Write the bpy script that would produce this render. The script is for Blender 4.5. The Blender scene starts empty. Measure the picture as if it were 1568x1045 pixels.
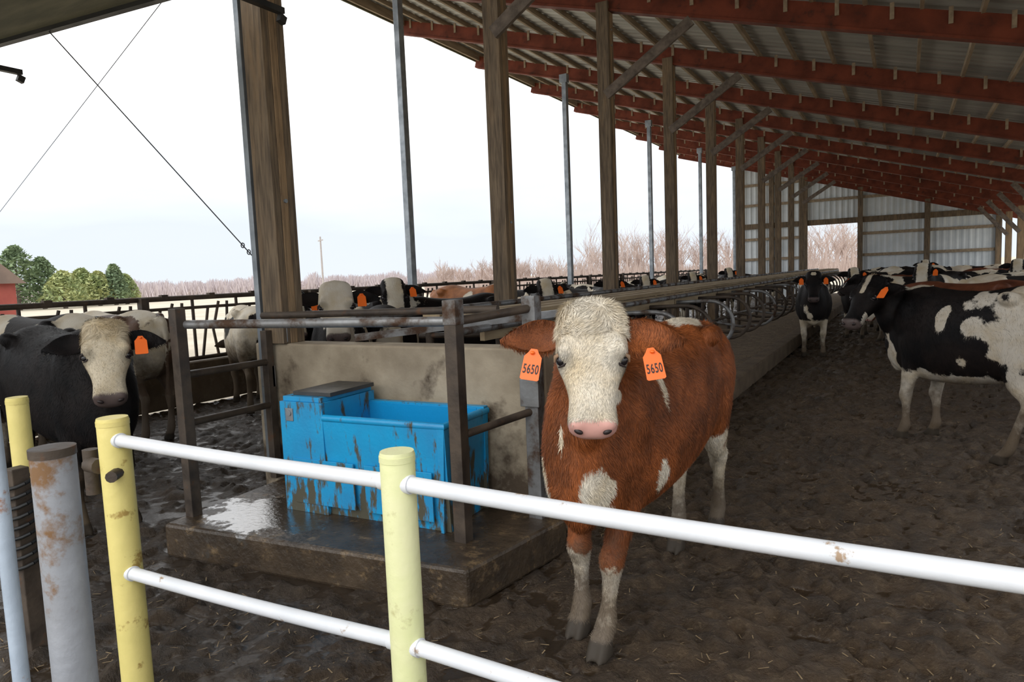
import bpy, math, random, traceback
import numpy as np
from mathutils import Vector, Matrix, noise
scn=bpy.context.scene
COL=scn.collection
ERR=[]
rad=math.radians
def clamp(x,a=0.,b=1.): return max(a,min(b,x))
def sstep(a,b,x):
    t=clamp((x-a)/(b-a)); return t*t*(3-2*t)

# ------------------------------------------------------------ materials
def newmat(name):
    m=bpy.data.materials.new(name); m.use_nodes=True
    nt=m.node_tree; nt.nodes.clear()
    o=nt.nodes.new('ShaderNodeOutputMaterial'); b=nt.nodes.new('ShaderNodeBsdfPrincipled')
    nt.links.new(b.outputs[0],o.inputs[0])
    return m,nt,b
def N(nt,t,**k):
    n=nt.nodes.new(t)
    for a,v in k.items(): setattr(n,a,v)
    return n
def rgb(c): return (c[0],c[1],c[2],1)
def noisen(nt,scale,detail=4,stretch=(1,1,1),rough=.55,coord='Object'):
    tc=N(nt,'ShaderNodeTexCoord'); mp=N(nt,'ShaderNodeMapping')
    mp.inputs['Scale'].default_value=stretch
    nt.links.new(tc.outputs[coord],mp.inputs[0])
    n=N(nt,'ShaderNodeTexNoise'); n.inputs['Scale'].default_value=scale
    n.inputs['Detail'].default_value=detail; n.inputs['Roughness'].default_value=rough
    nt.links.new(mp.outputs[0],n.inputs['Vector'])
    return n.outputs[0]
def maprange(nt,s,a,b,c=0,d=1):
    m=N(nt,'ShaderNodeMapRange'); nt.links.new(s,m.inputs[0])
    for i,v in zip((1,2,3,4),(a,b,c,d)): m.inputs[i].default_value=v
    return m.outputs[0]
def math2(nt,op,a,b,c=None):
    m=N(nt,'ShaderNodeMath',operation=op)
    for i,v in enumerate((a,b,c)):
        if v is None: continue
        if isinstance(v,(int,float)): m.inputs[i].default_value=v
        else: nt.links.new(v,m.inputs[i])
    return m.outputs[0]
def axis(nt,i):
    tc=N(nt,'ShaderNodeTexCoord'); s=N(nt,'ShaderNodeSeparateXYZ'); nt.links.new(tc.outputs['Object'],s.inputs[0]); return s.outputs[i]
def mixc(nt,f,a,b):
    m=N(nt,'ShaderNodeMix',data_type='RGBA')
    if isinstance(f,(int,float)): m.inputs[0].default_value=f
    else: nt.links.new(f,m.inputs[0])
    for i,v in ((6,a),(7,b)):
        if isinstance(v,tuple): m.inputs[i].default_value=rgb(v)
        else: nt.links.new(v,m.inputs[i])
    return m.outputs[2]
def bump(nt,b,h,s,dist=.02):
    n=N(nt,'ShaderNodeBump'); n.inputs['Strength'].default_value=s; n.inputs['Distance'].default_value=dist
    nt.links.new(h,n.inputs['Height']); nt.links.new(n.outputs[0],b.inputs['Normal'])
def mat(name,c1,c2,scale=5,stretch=(1,1,1),rough=(.55,.8),metal=0,bs=.2,bscale=40,stain=None,sscale=3,sthr=(.5,.6),sstretch=(1,1,1),bdist=.01,thr=(.35,.65),low=None):
    m,nt,b=newmat(name)
    n1=noisen(nt,scale,5,stretch)
    c=mixc(nt,maprange(nt,n1,thr[0],thr[1]),c1,c2)
    rs=maprange(nt,n1,.3,.7,rough[0],rough[1])
    if stain:
        n2=noisen(nt,sscale,8,sstretch,.65)
        if low: # more dirt toward the bottom: low=(z_bottom,z_top,extra)
            n2=math2(nt,'ADD',n2,maprange(nt,axis(nt,2),low[0],low[1],low[2],0))
        f=maprange(nt,n2,sthr[0],sthr[1])
        c=mixc(nt,f,c,stain)
        mm=N(nt,'ShaderNodeMix'); nt.links.new(f,mm.inputs[0]); nt.links.new(rs,mm.inputs[2]); mm.inputs[3].default_value=.8
        rs=mm.outputs[0]
    nt.links.new(c,b.inputs['Base Color']); nt.links.new(rs,b.inputs['Roughness'])
    b.inputs['Metallic'].default_value=metal
    if bs: bump(nt,b,noisen(nt,bscale,5,stretch),bs,bdist)
    return m
WOOD=mat('barn_timber',(.20,.145,.09),(.095,.070,.048),7,(6,6,.5),(.7,.9),bs=.5,bscale=12,stain=(.27,.18,.10),sscale=2,sthr=(.53,.72),sstretch=(3,3,.4))
WOODB=mat('barn_timber_light',(.33,.22,.12),(.20,.135,.078),7,(6,6,.5),(.7,.9),bs=.5,bscale=12,stain=(.08,.055,.035),sscale=3,sthr=(.55,.7),sstretch=(3,3,.4))
BRACE=mat('weathered_brace',(.19,.15,.12),(.10,.08,.065),5,(2,2,2),(.7,.9))
PURL=mat('purlin_timber',(.40,.31,.21),(.25,.19,.13),4,(3,.4,3),(.7,.9))
RED=mat('red_steel_primer',(.20,.036,.010),(.11,.022,.008),3,(1,1,1),(.6,.85),bs=.15,stain=(.05,.02,.012),sscale=6,sthr=(.58,.75))
GALV=mat('galvanised_steel',(.34,.37,.40),(.22,.25,.28),6,(1,1,1),(.35,.55),metal=.6,bs=.05)
GALVR=mat('dirty_galvanised_pipe',(.30,.31,.32),(.14,.13,.12),5,(1,1,1),(.35,.6),metal=.5,bs=.15,stain=(.09,.05,.03),sscale=5,sthr=(.5,.62))
RUST=mat('rusty_pipe',(.045,.034,.027),(.10,.075,.055),8,(1,1,1),(.45,.75),metal=.2,bs=.25,stain=(.14,.065,.03),sscale=9,sthr=(.6,.72))
WHITEP=mat('white_pipe_paint',(.80,.82,.86),(.70,.73,.77),6,(1,1,1),(.3,.45),bs=.1,bscale=30,stain=(.38,.27,.18),sscale=14,sthr=(.64,.70))
YEL=mat('yellow_post_paint',(.80,.68,.24),(.72,.62,.21),6,(1,1,1),(.45,.65),bs=.25,bscale=30,stain=(.40,.27,.07),sscale=9,sthr=(.6,.66))
YELG=mat('pale_yellow_post_paint',(.74,.77,.40),(.78,.78,.46),6,(1,1,1),(.45,.65),bs=.25,bscale=30,stain=(.50,.47,.22),sscale=7,sthr=(.62,.72))
CONC=mat('stained_concrete',(.44,.37,.27),(.27,.22,.155),3,(1,1,1),(.7,.9),bs=.4,bscale=25,stain=(.085,.06,.038),sscale=2.6,sthr=(.57,.70),low=(.2,.95,.2))
CURB=mat('muddy_curb',(.15,.11,.07),(.09,.065,.043),3,(1,1,1),(.6,.9),bs=.8,bscale=20,stain=(.20,.16,.11),sscale=4,sthr=(.58,.7),bdist=.02)
BLUE=mat('blue_tank_plastic',(.010,.36,.70),(.016,.27,.56),3,(1,1,1),(.3,.5),bs=.15,stain=(.08,.075,.05),sscale=9,sthr=(.565,.64),sstretch=(1.6,1.6,.45),low=(0,.46,.15))
BLUEI=mat('blue_tank_inside',(.01,.34,.72),(.01,.30,.64),3,(1,1,1),(.25,.4),bs=.1)
BLACKR=mat('black_rubber_lid',(.035,.038,.04),(.06,.06,.06),6,(1,1,1),(.3,.55),bs=.15)
ROOFM=mat('galvanised_roof_sheet',(.50,.50,.47),(.33,.33,.31),1.5,(.3,3,1),(.4,.6),metal=.15,bs=.05)
WALLM=mat('white_corrugated_sheet',(.74,.79,.82),(.62,.68,.72),1.5,(1,1,1),(.5,.6),bs=0)
SOFF=mat('soffit_boards',(.20,.19,.12),(.13,.13,.09),3,(.5,3,1),(.7,.9))
DIRT=mat('stall_bedding',(.19,.14,.085),(.11,.078,.048),6,(1,1,1),(.8,.95),bs=1,bscale=18,bdist=.03)
PLANK=mat('dusty_stall_board',(.40,.31,.19),(.27,.20,.12),3,(3,.5,3),(.75,.95),bs=.3)
FIELD=mat('dry_field_grass',(.56,.50,.40),(.46,.41,.32),.4,(1,1,1),(.9,1),bs=.5,bscale=3,bdist=.1,stain=(.30,.26,.19),sscale=.15,sthr=(.6,.8))
BRUSH=mat('bare_branches',(.42,.32,.28),(.50,.41,.37),.05,(1,1,1),(.9,1),bs=0)  # branch brown with distance haze mixed into the colour
BRUSH2=mat('bare_branches_far',(.56,.49,.49),(.50,.44,.45),.05,(1,1,1),(.9,1),bs=0)  # far trees, haze painted in as a pale tone
GREEN=mat('evergreen_needles',(.14,.20,.11),(.22,.29,.15),.6,(1,1,1),(.8,1),bs=0)  # needle green lightened to paint in distance haze
GREENY=mat('yellow_green_needles',(.44,.45,.19),(.26,.33,.15),.6,(1,1,1),(.8,1),bs=0)  # yellow-green needles, haze likewise put into the colour
TRUNK=mat('tree_bark',(.12,.09,.07),(.08,.06,.05),5)
DARK=mat('dark_steel',(.02,.022,.024),(.035,.035,.035),5,(1,1,1),(.4,.6),metal=.3,bs=0)
STRAWM=mat('straw',(.34,.25,.14),(.20,.14,.08),20,(1,1,1),(.7,.9),bs=0)
def pad_mat():
    m,nt,b=newmat('wet_dirty_concrete')
    n1=noisen(nt,5,6); n2=noisen(nt,9,8,rough=.7)
    c=mixc(nt,maprange(nt,n1,.35,.65),(.085,.06,.038),(.038,.027,.018)); c=mixc(nt,maprange(nt,n2,.56,.70),c,(.22,.15,.08))
    x=axis(nt,0);y=axis(nt,1)
    dx=math2(nt,'MULTIPLY',math2(nt,'ADD',x,3.40),2.0); dy=math2(nt,'MULTIPLY',math2(nt,'ADD',y,-2.78),3.2)
    d=math2(nt,'SQRT',math2(nt,'ADD',math2(nt,'MULTIPLY',dx,dx),math2(nt,'MULTIPLY',dy,dy)),0)
    d=math2(nt,'ADD',d,math2(nt,'MULTIPLY',noisen(nt,8,7,rough=.7),2.1))
    wet=maprange(nt,d,1.80,1.96,1,0)
    c=mixc(nt,wet,c,(.05,.04,.03)); nt.links.new(c,b.inputs['Base Color'])
    r=maprange(nt,n1,.35,.65,.10,.36); mm=N(nt,'ShaderNodeMix'); nt.links.new(wet,mm.inputs[0]); nt.links.new(r,mm.inputs[2]); mm.inputs[3].default_value=.10; nt.links.new(mm.outputs[0],b.inputs['Roughness'])
    nt.links.new(wet,b.inputs['Coat Weight']); b.inputs['Coat Roughness'].default_value=.05; b.inputs['Coat IOR'].default_value=2.0
    n=N(nt,'ShaderNodeBump'); nt.links.new(maprange(nt,wet,0,1,.8,.24),n.inputs['Strength']); n.inputs['Distance'].default_value=.012; nt.links.new(noisen(nt,26,7,rough=.6),n.inputs['Height']); nt.links.new(n.outputs[0],b.inputs['Normal']); nt.links.new(n.outputs[0],b.inputs['Coat Normal'])
    return m
PADM=pad_mat()
# ------------------------------------------------------------ mesh builder
class B:
    def __init__(s): s.v=[];s.f=[];s.m=[];s.s=[]
    def add(s,vs,fs,m=0,sm=False):
        o=len(s.v); s.v+= [tuple(v) for v in vs]
        for f in fs: s.f.append(tuple(i+o for i in f)); s.m.append(m); s.s.append(sm)
    def box(s,c,size,m=0,rz=0):
        hx,hy,hz=size[0]/2,size[1]/2,size[2]/2; cr,sr=math.cos(rz),math.sin(rz)
        vs=[]
        for z in(-hz,hz):
            for x,y in((-hx,-hy),(hx,-hy),(hx,hy),(-hx,hy)):
                vs.append((c[0]+x*cr-y*sr,c[1]+x*sr+y*cr,c[2]+z))
        s.add(vs,[(3,2,1,0),(4,5,6,7),(0,1,5,4),(1,2,6,5),(2,3,7,6),(3,0,4,7)],m)
    def bb(s,p0,p1,m=0):
        s.box([(a+b)/2 for a,b in zip(p0,p1)],[abs(b-a) for a,b in zip(p0,p1)],m)
    def prism(s,quad,z0,z1,m=0):
        n=len(quad); vs=[(x,y,z0) for x,y in quad]+[(x,y,z1) for x,y in quad]
        s.add(vs,[tuple(range(n))[::-1],tuple(range(n,2*n))]+[(i,(i+1)%n,n+(i+1)%n,n+i) for i in range(n)],m)
    def beam(s,a,b,w,h,m=0,up=Vector((0,0,1))):
        a=Vector(a);b=Vector(b);d=(b-a).normalized()
        if abs(d.dot(up))>.99: up=Vector((0,1,0))
        x=d.cross(up).normalized();z=x.cross(d)
        vs=[p+x*i*w/2+z*j*h/2 for p in(a,b) for i,j in((-1,-1),(1,-1),(1,1),(-1,1))]
        s.add(vs,[(0,1,2,3),(7,6,5,4),(4,5,1,0),(5,6,2,1),(6,7,3,2),(7,4,0,3)],m)
    def tube(s,pts,r,n=12,m=0,cap=True,closed=False):
        pts=[Vector(p) for p in pts]; k=len(pts)
        rs=r if isinstance(r,(list,tuple)) else [r]*k
        t0=(pts[1]-pts[0]).normalized(); u=t0.orthogonal().normalized(); vs=[]
        for i,p in enumerate(pts):
            if closed: t=(pts[(i+1)%k]-pts[i-1]).normalized()
            else: t=((pts[min(i+1,k-1)]-pts[i]).normalized()+(pts[i]-pts[max(i-1,0)]).normalized()).normalized() if 0<i<k-1 else (pts[1]-pts[0] if i==0 else pts[-1]-pts[-2]).normalized()
            u=(u-t*u.dot(t)).normalized(); w=t.cross(u)
            for j in range(n):
                a=2*math.pi*j/n; vs.append(p+(u*math.cos(a)+w*math.sin(a))*rs[i])
        fs=[]
        for i in range(k if closed else k-1):
            for j in range(n):
                a,b_=i*n+j,i*n+(j+1)%n; c,d=((i+1)%k)*n+(j+1)%n,((i+1)%k)*n+j
                fs.append((a,b_,c,d))
        s.add(vs,fs,m,n>5)
        if cap and not closed:
            s.add(vs[:n],[tuple(range(n))[::-1]],m); s.add(vs[-n:],[tuple(range(n))],m)
    def obj(s,name,mats,parent=None,bevel=0,loc=None,rz=0):
        me=bpy.data.meshes.new(name); me.from_pydata(s.v,[],s.f)
        for mm in mats: me.materials.append(mm)
        me.polygons.foreach_set('material_index',s.m); me.polygons.foreach_set('use_smooth',s.s)
        me.update()
        o=bpy.data.objects.new(name,me); COL.objects.link(o)
        if parent: o.parent=parent
        if loc: o.location=loc
        o.rotation_euler.z=rz
        if bevel:
            md=o.modifiers.new('b','BEVEL'); md.width=bevel; md.segments=2; md.limit_method='ANGLE'; md.angle_limit=.7
        return o
def arc(c,r,a0,a1,n,ax1,ax2):
    c=Vector(c);ax1=Vector(ax1);ax2=Vector(ax2)
    return [c+ax1*r*math.cos(a0+(a1-a0)*i/n)+ax2*r*math.sin(a0+(a1-a0)*i/n) for i in range(n+1)]

# ------------------------------------------------------------ camera, world
def setup():
    cd=bpy.data.cameras.new('camera'); c=bpy.data.objects.new('camera',cd); COL.objects.link(c); scn.camera=c
    cd.sensor_width=36; cd.lens=24.0; cd.clip_end=2000
    R=Matrix.Rotation(rad(30),3,'Z')@Matrix.Rotation(rad(90-5.5),3,'X')@Matrix.Rotation(rad(-2.3),3,'Z')
    c.matrix_world=Matrix.Translation((0,0,1.6))@R.to_4x4()
    w=bpy.data.worlds.new('overcast_sky'); scn.world=w; w.use_nodes=True; nt=w.node_tree; nt.nodes.clear()
    o=N(nt,'ShaderNodeOutputWorld'); bg=N(nt,'ShaderNodeBackground'); nt.links.new(bg.outputs[0],o.inputs[0])
    tc=N(nt,'ShaderNodeTexCoord'); sep=N(nt,'ShaderNodeSeparateXYZ'); nt.links.new(tc.outputs['Generated'],sep.inputs[0])
    mp=N(nt,'ShaderNodeMapping'); mp.inputs['Scale'].default_value=(1.5,1.5,7); nt.links.new(tc.outputs['Generated'],mp.inputs[0])
    nz=N(nt,'ShaderNodeTexNoise'); nz.inputs['Scale'].default_value=1.6; nz.inputs['Detail'].default_value=5; nt.links.new(mp.outputs[0],nz.inputs['Vector'])
    ad=N(nt,'ShaderNodeMath',operation='MULTIPLY_ADD'); nt.links.new(nz.outputs[0],ad.inputs[0]); ad.inputs[1].default_value=.22; nt.links.new(sep.outputs[2],ad.inputs[2])
    cr=N(nt,'ShaderNodeValToRGB'); nt.links.new(ad.outputs[0],cr.inputs[0])
    e=cr.color_ramp.elements; e[0].position=.02; e[0].color=(.52,.55,.58,1); e[1].position=.42; e[1].color=(1,1,1,1)
    x=cr.color_ramp.elements.new(.16); x.color=(.49,.53,.58,1); x=cr.color_ramp.elements.new(.27); x.color=(.62,.66,.71,1)
    nt.links.new(cr.outputs[0],bg.inputs[0]); bg.inputs[1].default_value=1.8
    try: scn.view_settings.view_transform='Standard'
    except Exception: pass
    sd=bpy.data.lights.new('overcast_sun','SUN'); sd.energy=1.45; sd.angle=rad(50); sd.color=(1,.98,.95); s=bpy.data.objects.new('overcast_sun',sd); COL.objects.link(s)
    s.rotation_euler=(rad(52),0,rad(-12))
# ------------------------------------------------------------ roof & structure
PX0=-4.0; PY=[3.55+3.28*k for k in range(11)]
def H(x): return 4.52-.29*x
def structure():
    rnd=random.Random(3)
    for k,y in enumerate(PY[:-1]):
        b=B(); z0=1.17 if k==0 else 0.0; zt=H(PX0)-.05
        for i in range(3):
            j=rnd.uniform(-.004,.004); b.box((PX0,y-.068+.068*i,(z0+zt)/2),(.2+2*j,.0655,zt-z0),0 if i!=1 else 1)
        b.beam((PX0+.05,y-.13,4.25),(PX0+1.35,y-.13,H(PX0+1.35)-.22),.05,.15,2)
        for zz in (4.3,5.0,2.2,zt-.4): b.tube([(PX0+.1,y,zz),(PX0+.115,y,zz)],.015,8,3)
        b.obj('barn_post',[WOOD,WOODB,BRACE,GALV],bevel=.004)
    for k,y in enumerate(PY[:-1]):
        b=B(); x=3.5
        b.box((x,y,H(x)/2-.1),(.2,.2,H(x)-.2),1)
        b.beam((x-.05,y-.12,2.4),(x-1.0,y-.12,H(x-1.0)-.25),.05,.14,2)
        b.obj('barn_post',[WOOD,WOODB,BRACE],bevel=.004)
    for y in [PY[0]-3.28]+PY:
        b=B(); xa,xb=-10.4,4.3
        b.beam((xa,y,H(xa)),(xb,y,H(xb)),.09,.30,0)
        b.beam((xa,y,H(xa)-.15),(xb,y,H(xb)-.15),.14,.035,0)
        x=xa+.3
        while x<xb:
            b.box((x,y-.05,H(x)+.10),(.05,.03,.2),1); x+=.62
        b.obj('roof_rafter',[RED,PURL])
    b=B(); x=-10.4
    while x<4.3:
        b.beam((x,.2,H(x)+.195),(x,37,H(x)+.195),.045,.10,0); x+=.62
    vs=[];y=.1;prof=[(0,0),(.05,.03),(.08,.03),(.13,0)]
    while y<37:
        for dy,dz in prof:
            for x in(-10.5,4.4): vs.append((x,y+dy,H(x)+.25+dz))
        y+=.23
    n=len(vs)//2
    b.add(vs,[(2*i,2*i+2,2*i+3,2*i+1) for i in range(n-1)],1)
    b.beam((-10.52,.1,H(-10.5)+.16),(-10.52,37,H(-10.5)+.16),.03,.26,2)
    b.beam((-10.6,.1,H(-10.5)+.2),(-10.6,37,H(-10.5)+.2),.12,.12,3)
    b.beam((-10.3,.1,H(-10.4)+.10),(-10.3,37,H(-10.4)+.10),.05,.2,0)
    b.obj('ceiling',[PURL,ROOFM,SOFF,DARK])
    for y in (9.3,15.7,22.1,28.5,34.9):
        b=B(); b.box((-7.3,y,H(-7.3)/2-.1),(.10,.10,H(-7.3)-.2)); b.box((-7.3,y,.02),(.25,.25,.04)); b.box((-7.3,y,H(-7.3)-.3),(.2,.14,.2))
        b.box((-7.24,y,H(-7.3)/2-.1),(.02,.13,H(-7.3)-.3))
        b.obj('steel_column',[GALV],bevel=.006)
    YE=36.5; b=B()
    def panel(x0,x1,z0,z1f):
        vs=[];x=x0;pr=[(0,0),(.06,-.03),(.10,-.03),(.16,0)]
        while x<x1:
            for dx,dy in pr:
                xx=min(x+dx,x1); vs+= [(xx,YE+dy,z0),(xx,YE+dy,z1f(xx))]
            x+=.25
        n=len(vs)//2
        b.add(vs,[(2*i,2*i+2,2*i+3,2*i+1) for i in range(n-1)],0)
    top=lambda x:H(x)+.2
    panel(-7.4,-4.25,0,top); panel(-4.25,-1.85,3.55,top); panel(-1.85,3.6,0.0,top)
    for z in (.9,1.9,2.9,3.55,4.6,5.6):
        for x0,x1 in((-7.4,-4.25),(-4.25,-1.85),(-1.85,3.6)):
            if x0==-4.25 and z<3.5: continue
            xe=x1
            if H(x1)<z: xe=(4.52-z)/.29
            if xe<=x0: continue
            b.beam((x0,YE-.08,z),(xe,YE-.08,z),.05,.13 if z!=3.55 else .26,1 if z!=3.55 else 2)
    for x in(-7.4,-5.8,-4.25,-1.85,.85,3.5): b.box((x,YE-.12,H(x)/2),(.22,.16,H(x)),2)
    b.obj('wall_back',[WALLM,PURL,WOOD])
    b=B(); b.bb((3.70,3,0),(3.85,36.2,.9)); b.obj('wall_right',[CONC],bevel=.01)
    b=B(); dz=-.11
    b.prism([(-10,2.3),(-3.9,2.97),(-3.9,-1.5),(-10,-1.5)],3.6+dz,3.72+dz,0)
    b.prism([(-10,2.3),(-3.9,2.97),(-3.9,2.92),(-10,2.25)],3.57+dz,3.78+dz,1)
    for x,y in((-6.5,3.15),(-3.74,3.5)): b.beam((x,0,3.58+dz),(x,y,3.58+dz),.05,.04,2); b.beam((x,y-.02,3.50+dz),(x,y,3.55+dz),.04,.05,2)
    for x in (-9,-8,-7,-6,-5): b.beam((x,-1.5,3.56+dz),(x,2.3,3.56+dz),.04,.08,0)
    b.obj('canopy_roof',[SOFF,DARK,DARK])
    b=B(); p0=Vector((-5.33,2.78,3.48));p1=Vector((-4.16,3.48,1.78))
    b.tube([p0,p1],.004,6)
    for t in(.93,.96,.99):
        p=p0.lerp(p1,t); b.tube(arc(p,.018,0,6.28,8,(1,0,0),(0,0,1)),.004,5,0)
    b.tube([(-4.2,2.95,3.5),(-9.2,3.9,2.35)],.0025,5)
    b.obj('guy_cable',[DARK])
    b=B(); b.box((-4.16,3.5,2.95),(.05,.09,5.3)); b.obj('steel_angle_trim',[GALV],bevel=.004)
def fence():
    b=B(); Y=1.56; PA=(-2.655,1.48)
    for x,y,m,r,zt in((PA[0],PA[1],0,.057,1.115),(-1.315,Y,1,.053,1.09),(.42,Y,1,.053,1.11),(-3.56,Y,0,.045,1.13)):
        b.tube([(x,y,-.05),(x,y,zt-.008),(x,y,zt)],[r,r,r*.96],28,m)
        b.tube([(x,y,zt-.03),(x,y,zt-.012)],[r*1.03]*2,28,m)
    for za,zb,zc in((1.03,.995,.985),(.50,.487,.48)):
        for A_,B_ in(((PA[0]+.05,PA[1]-.01,za),(-1.36,Y-.01,zb)),((-1.27,Y-.01,zb),(.38,Y-.01,zc)),((.46,Y-.01,zc),(2.4,Y-.01,zc))):
            A_=Vector(A_);B_=Vector(B_); n=10; pts=[A_.lerp(B_,i/n)-Vector((0,0,.006*math.sin(math.pi*i/n))) for i in range(n+1)]
            b.tube(pts,.0245,18,2)
            for p in(pts[0],pts[-1]): b.tube([(p[0]-.012,p[1],p[2]),(p[0]+.012,p[1],p[2])],.029,16,2)
    x,y=PA
    b.tube([(x+.04,y-.02,.905),(x+.08,y-.07,.905)],.022,10,3); b.tube([(x-.10,y-.05,.93),(x-.03,y-.05,.93)],.03,10,3)
    b.tube([(x-.14,y-.02,.80),(x-.14,y-.02,.98)],.03,10,3)
    b.obj('pipe_fence',[YEL,YELG,WHITEP,RUST])
    b=B(); b.tube([(-1.91,.90,-.05),(-1.90,.90,1.20),(-1.90,.90,1.205)],[.052,.052,.049],28,0)
    b.tube([(-1.90,.90,1.185),(-1.90,.90,1.207)],[.054,.054],28,1)
    b.obj('gate_post',[mat('weathered_post_paint',(.36,.38,.42),(.25,.26,.28),5,(1,1,1),(.4,.6),metal=.2,bs=.2,stain=(.20,.11,.05),sscale=5,sthr=(.57,.65)),RUST])
    b=B(); b.tube([(-1.545,.63,-.05),(-1.545,.63,1.55)],.015,14,0); b.tube([(-1.545,.63,.6),(-2.2,.5,.6)],.014,12,0); b.tube([(-1.545,.63,1.5),(-2.2,.5,1.5)],.014,12,0)
    b.obj('swing_gate',[mat('blue_grey_gate_paint',(.42,.50,.60),(.30,.36,.44),6,stain=(.3,.13,.05),sscale=8,sthr=(.6,.66),rough=(.35,.5))])
    b=B(); b.box((-3.38,1.45,.42),(.07,.07,.85),0)
    for i in range(9): b.tube(arc((-3.38,1.45,.78-.045*i),.06,0,6.28,12,(1,0,0),(0,1,.3)),.009,6,1,closed=False)
    b.obj('chain_latch_post',[RUST,DARK],bevel=.006)
def stalls():
    b=B(); b.bb((-4.25,3.48,0),(-1.8,3.68,1.17)); 
    b.bb((-4.1,3.47,1.168),(-3.9,3.50,1.36),1)
    b.obj('concrete_barrier',[CONC,GALVR],bevel=.015)
    b=B(); b.prism([(-3.87,2.40),(-1.82,2.62),(-1.68,3.47),(-3.95,3.47)],-.02,.19)
    o=b.obj('concrete_pad',[PADM],bevel=.02)
    b=B(); b.bb((-1.98,3.68,0),(-1.75,34.5,.24),0); b.bb((-3.95,3.68,0),(-1.98,34.5,.20),1); b.obj('stall_platform',[CURB,DIRT],bevel=.02)
    b=B(); y=4.6
    while y<34.3:
        pts=[(-3.55,y,1.12),(-2.3,y,1.16)]+arc((-2.22,y,.86),.30,math.pi/2,-math.pi/2,12,(1,0,0),(0,0,1))+[(-2.5,y,.54),(-3.0,y,.62),(-3.45,y,.50)]
        b.tube(pts,.024,10,1 if int(y)%3==0 else 0)
        b.tube([(-3.45,y,.15),(-3.45,y,1.35)],.035,10,0)
        y+=1.12
    b.tube([(-2.62,3.7,1.23),(-2.62,34.4,1.23)],.028,10,1)
    b.tube([(-3.45,3.7,1.33),(-3.45,34.4,1.33)],.028,10,1)
    for y0 in np.arange(4.2,34,2.4):
        b.box((-2.95,y0+1.19,1.30),(.16,2.37,.04),2); b.box((-3.13,y0+1.19,1.305),(.16,2.37,.04),2); b.box((-2.77,y0+1.19,1.295),(.15,2.37,.04),2)
        b.box((-2.68,y0+1.19,1.20),(.04,2.36,.14),2)
    b.beam((-3.4,3.65,1.2),(-2.1,4.6,1.32),.05,.05,1)
    b.obj('stall_dividers',[RUST,GALVR,PLANK])
    b=B(); FL=(-3.83,2.58);FR=(-2.04,2.93);BR=(-1.84,3.42);BL=(-4.05,3.42)
    b.box((FL[0],FL[1],.83),(.07,.07,1.3),0); b.box((FR[0],FR[1],.83),(.075,.075,1.3),0); b.box((FR[0],FR[1],1.42),(.082,.082,.13),1)
    b.box((BR[0],BR[1],.83),(.085,.085,1.3),1); b.box((BL[0],BL[1],.72),(.06,.06,1.1),0)
    b.tube([(FL[0],FL[1]+.03,1.38),(FR[0],FR[1]+.03,1.37)],.027,14,1)
    b.tube([(FR[0],FR[1]+.0,1.37),(BR[0],BR[1]-.02,1.41)],.024,14,0)
    b.tube([(FR[0],FR[1],.76),(BR[0],BR[1],.82)],.022,14,0)
    b.tube([(FL[0],FL[1],1.07),(BL[0],BL[1],1.04)],.024,14,0)
    b.tube([(FL[0],FL[1],.77),(BL[0],BL[1],.72)],.024,14,0)
    b.tube([(-4.05,3.4,1.38),(FR[0]-.1,3.55,1.40)],.024,14,0)
    b.box((-4.08,3.44,.93),(.12,.03,.16),1); b.box((BR[0],BR[1]-.05,.93),(.12,.03,.16),1)
    b.obj('pipe_guard_rail',[RUST,GALVR],bevel=.004)
    b=B(); W=1.20;D=.50;h=.60;s=.34; t=.05
    def wall(x0,y0,x1,y1,inx,iny,ht,m=0):
        o=.03
        vs=[(x0+inx*o/t,y0+iny*o/t,0),(x1+inx*o/t,y1+iny*o/t,0),(x1+inx,y1+iny,0),(x0+inx,y0+iny,0),(x0,y0,ht),(x1,y1,ht),(x1+inx,y1+iny,ht),(x0+inx,y0+iny,ht)]
        b.add(vs,[(3,2,1,0),(4,5,6,7),(0,1,5,4),(1,2,6,5),(2,3,7,6),(3,0,4,7)],m)
    wall(s,0,W,0,0,t,h); wall(s,D,W,D,0,-t,h+.03); wall(W,0,W,D,-t,0,h); 
    b.bb((0,.0,0),(s,D,h+.09),0); b.bb((.012,.02,h+.09),(s-.02,D,h+.12),0)
    b.bb((.06,.06,h+.12),(s+.02,D-.02,h+.145),1)
    b.bb((s,t,.0),(W-t,D-t,.30),2)
    b.bb((s,t-.002,.3),(W-t,t+.002,h-.01),2); b.bb((s,D-t-.004,.3),(W-t,D-t,h+.02),2)
    b.tube([(s,.012,h),(W-.01,.012,h),(W-.01,D,h)],.022,10,0)
    b.bb((.05,-.006,h-.03),(.11,.0,h+.05),3); b.tube([(.08,-.012,h+.02),(.08,.0,h+.02)],.018,10,3)
    b.bb((.09,-.008,.06),(s+.22,.002,.34),0); b.bb((s+.30,-.008,.06),(W-.09,.002,.34),0)
    b.obj('water_trough',[BLUE,BLACKR,BLUEI,GALV],loc=(-3.36,2.90,.19),rz=rad(3),bevel=.014)
    b=B(); X=-8.6; y=1.0
    b.tube([(X,-1,1.47),(X,36,1.47)],.035,10,0); b.tube([(X,-1,.62),(X,36,.62)],.03,10,0)
    b.tube([(X,-1,1.33),(X,36,1.33)],.022,8,0)
    while y<36:
        b.tube([(X,y,.62),(X,y,1.47)],.022,8,1); b.tube([(X,y+.10,.62),(X,y+.24,1.33)],.02,8,1)
        b.tube([(X,y+.36,.62),(X,y+.30,1.0),(X,y+.42,1.40)],.02,8,1); b.tube([(X,y+.5,.62),(X,y+.56,1.4)],.02,8,1)
        b.box((X,y+.3,1.49),(.07,.09,.07),1); y+=.72
    for yy in np.arange(-.5,36,2.9): b.box((X+.05,yy,1.04),(.1,.1,.9),0)
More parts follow.
